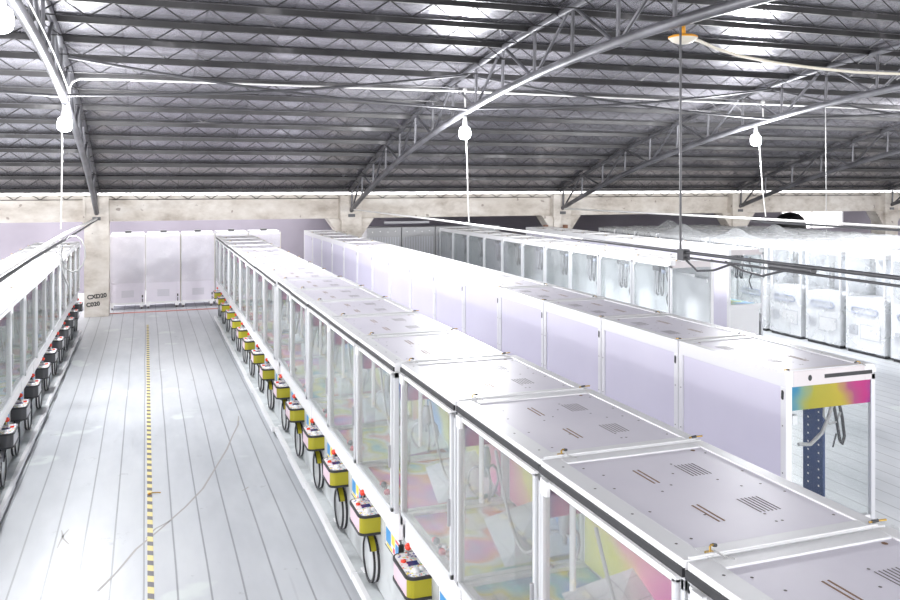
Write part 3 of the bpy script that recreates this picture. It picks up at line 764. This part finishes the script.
# ------------------------------------------------------------------ white cabinets across the end of the aisle
def make_end(label, loc):
    t = thing('wrapped_cabinet', label, 'machine', loc, 'white cabinets standing across the aisle end')
    w = .83
    b = MB(); b.box(0, w, 0, .82, .12, 1.86, 'lavender_film'); b.box(0, w, -.004, 0, 1.82, 1.87, 'white_paint'); b.box(0, .015, -.006, .8, .12, 1.86, 'white_paint'); b.box(w - .012, w, -.006, 0, .12, 1.86, 'cream_enamel'); b.box(0, w, -.004, .02, .12, .18, 'white_paint')
    b.build('cabinet_body', t, .004)
    b = MB(); b.box(.12, .72, -.012, 0, .17, .62, 'lavender_film')
    for k in range(7): b.box(.27, .56, -.014, -.011, .31 + .025 * k, .322 + .025 * k, 'grey_line')
    b.build('service_door', t, .003)
    b = MB(); b.box(w - .085, w - .055, -.01, 0, .29, .35, 'black_rubber'); b.box(w - .08, w - .06, -.01, 0, .17, .26, 'dark_plastic'); b.build('power_inlet', t)
    b = MB(); b.box(.03, .8, .05, .75, 1.86, 1.90, 'grey_metal'); b.box(.35, .5, .3, .5, 1.90, 1.95, 'dark_plastic'); b.build('lid_fittings', t)
    b = MB(); nx, nz = 12, 20; vs = []
    for j in range(nz + 1):
        for i in range(nx + 1):
            x, z = -.01 + (w + .01) * i / nx, .66 + 1.22 * j / nz
            vs.append((x, -.03 + .018 * noise.noise(Vector((x * 5 + loc[0], z * 6, loc[0]))), z))
    b.add(vs, [(j * (nx + 1) + i, j * (nx + 1) + i + 1, (j + 1) * (nx + 1) + i + 1, (j + 1) * (nx + 1) + i) for j in range(nz) for i in range(nx)], 'film_wrap', True)
    b.build('stretch_film', t)
    for x in (.05, w - .09):
        b = caster_mb(x, .06); b.box(x - .04, x + .04, -.02, .10, .06, .122, 'white_paint'); b.build('caster', t)
        b = caster_mb(x, .72); b.box(x - .04, x + .04, .68, .76, .06, .122, 'white_paint'); b.build('caster', t)
    return t
e0 = None
for i in range(5):
    lab = f'white film-wrapped cabinet with vented back at the aisle end, {ORD[i]} from stencilled column'
    loc = (-.845 + .845 * i, 22.6, 0)
    if e0 is None: e0 = make_end(lab, loc)
    else: dup(e0, loc, lab)

# ribbed grey cabinets past the second column
def make_ribbed(label, loc):
    t = thing('ribbed_cabinet', label, 'cabinet', loc, 'ribbed grey cabinets behind the second column')
    b = MB(); b.box(0, .98, 0, .7, 0, 1.93, 'ribbed_grey'); b.build('cabinet_body', t, .01)
    b = MB()
    for k in range(12): b.box(.05 + .075 * k, .085 + .075 * k, -.018, 0, .1, 1.66, 'grey_line')
    b.build('ribbed_front', t)
    b = MB(); b.box(.02, .96, -.012, 0, 1.70, 1.91, 'ribbed_grey')
    for k in range(4): b.ball((.15 + .22 * k, -.014, 1.80 + .02 * (k % 2)), .018, 'white_plastic', 8)
    b.build('header', t)
    return t
g0 = None
for i in range(4):
    lab = f'ribbed grey cabinet in the bay behind the beam, {ORD[i]} from the second concrete column'
    loc = (5.75 + 1.0 * i, 22.75, 0)
    if g0 is None: g0 = make_ribbed(lab, loc)
    else: dup(g0, loc, lab)

# black tarp hump by the window
b = MB(); n = 24; vs = []; fs = []
prof = [(.55, 0), (.58, .5), (.56, 1.2), (.52, 1.7), (.44, 1.95), (.28, 2.09), (.1, 2.14), (.01, 2.15)]
for r, z in prof:
    for k in range(n):
        a = 2 * PI * k / n; rr = r * (1 + .05 * noise.noise(Vector((math.cos(a) * 2, math.sin(a) * 2, z * 2)))); vs.append((rr * math.cos(a), rr * math.sin(a), z))
for i in range(len(prof) - 1):
    for k in range(n): fs.append((i * n + k, i * n + (k + 1) % n, (i + 1) * n + (k + 1) % n, (i + 1) * n + k))
b.add(vs, fs, 'black_tarp', True)
tag(b.build('tarp_covered_stack', loc=(21.4, 24.0, 0)), 'round-topped black tarp heap behind the bagged machines by the bright window', 'tarp')

# white pipe under the beam near the ribbed cabinets
rod('ceiling_tube', [(6.2, 22.6, 2.07), (7.5, 22.6, 2.07)], .04, 'grey_side', 'pale tube hanging over the ribbed grey cabinets under the beam', 'tube')

# hazard tape on the aisle floor
b = MB(); b.box(-.024, .024, 0, 17.2, .0005, .0025, 'hazard_tape')
tag(b.build('floor_tape', loc=(.035, 2.8, 0)), 'yellow and black striped tape stuck along the aisle floor', 'tape')
b = MB(); b.tube([(0, 0, .01), (.03, .01, .018), (.08, .02, .012), (.11, .01, .01)], .006, 'brass', 6)
b.tube([(-.01, 0, .012), (.012, .004, .016)], .01, 'orange_paint', 6)
tag(b.build('wire_scrap', loc=(.03, 9.05, 0)), 'scrap of brassy wire lying on the striped tape', 'wire')

# ------------------------------------------------------------------ world, camera, colour
w = bpy.data.worlds.new('sky'); scene.world = w; w.use_nodes = True
bg = w.node_tree.nodes['Background']; bg.inputs[0].default_value = (1, .985, 1, 1); bg.inputs[1].default_value = 1.85
cam = bpy.data.cameras.new('camera'); co = bpy.data.objects.new('camera', cam); COL.objects.link(co); scene.camera = co
cam.sensor_width = 36; cam.lens = 845 / 900 * 36; cam.shift_y = -(300 - 184) / 900
co.location = (0, 0, 3.14); co.rotation_euler = (PI / 2, 0, -math.atan(304 / 845)); cam.clip_end = 200
scene.view_settings.view_transform = 'Standard'; scene.view_settings.look = 'None'; scene.view_settings.gamma = 1
scene.view_settings.exposure = 1.2
cy = scene.cycles
cy.max_bounces = 8; cy.diffuse_bounces = 4; cy.glossy_bounces = 3; cy.transparent_max_bounces = 40; cy.transmission_bounces = 4
cy.caustics_reflective = False; cy.caustics_refractive = False; cy.sample_clamp_indirect = 6
cy.use_denoising = True
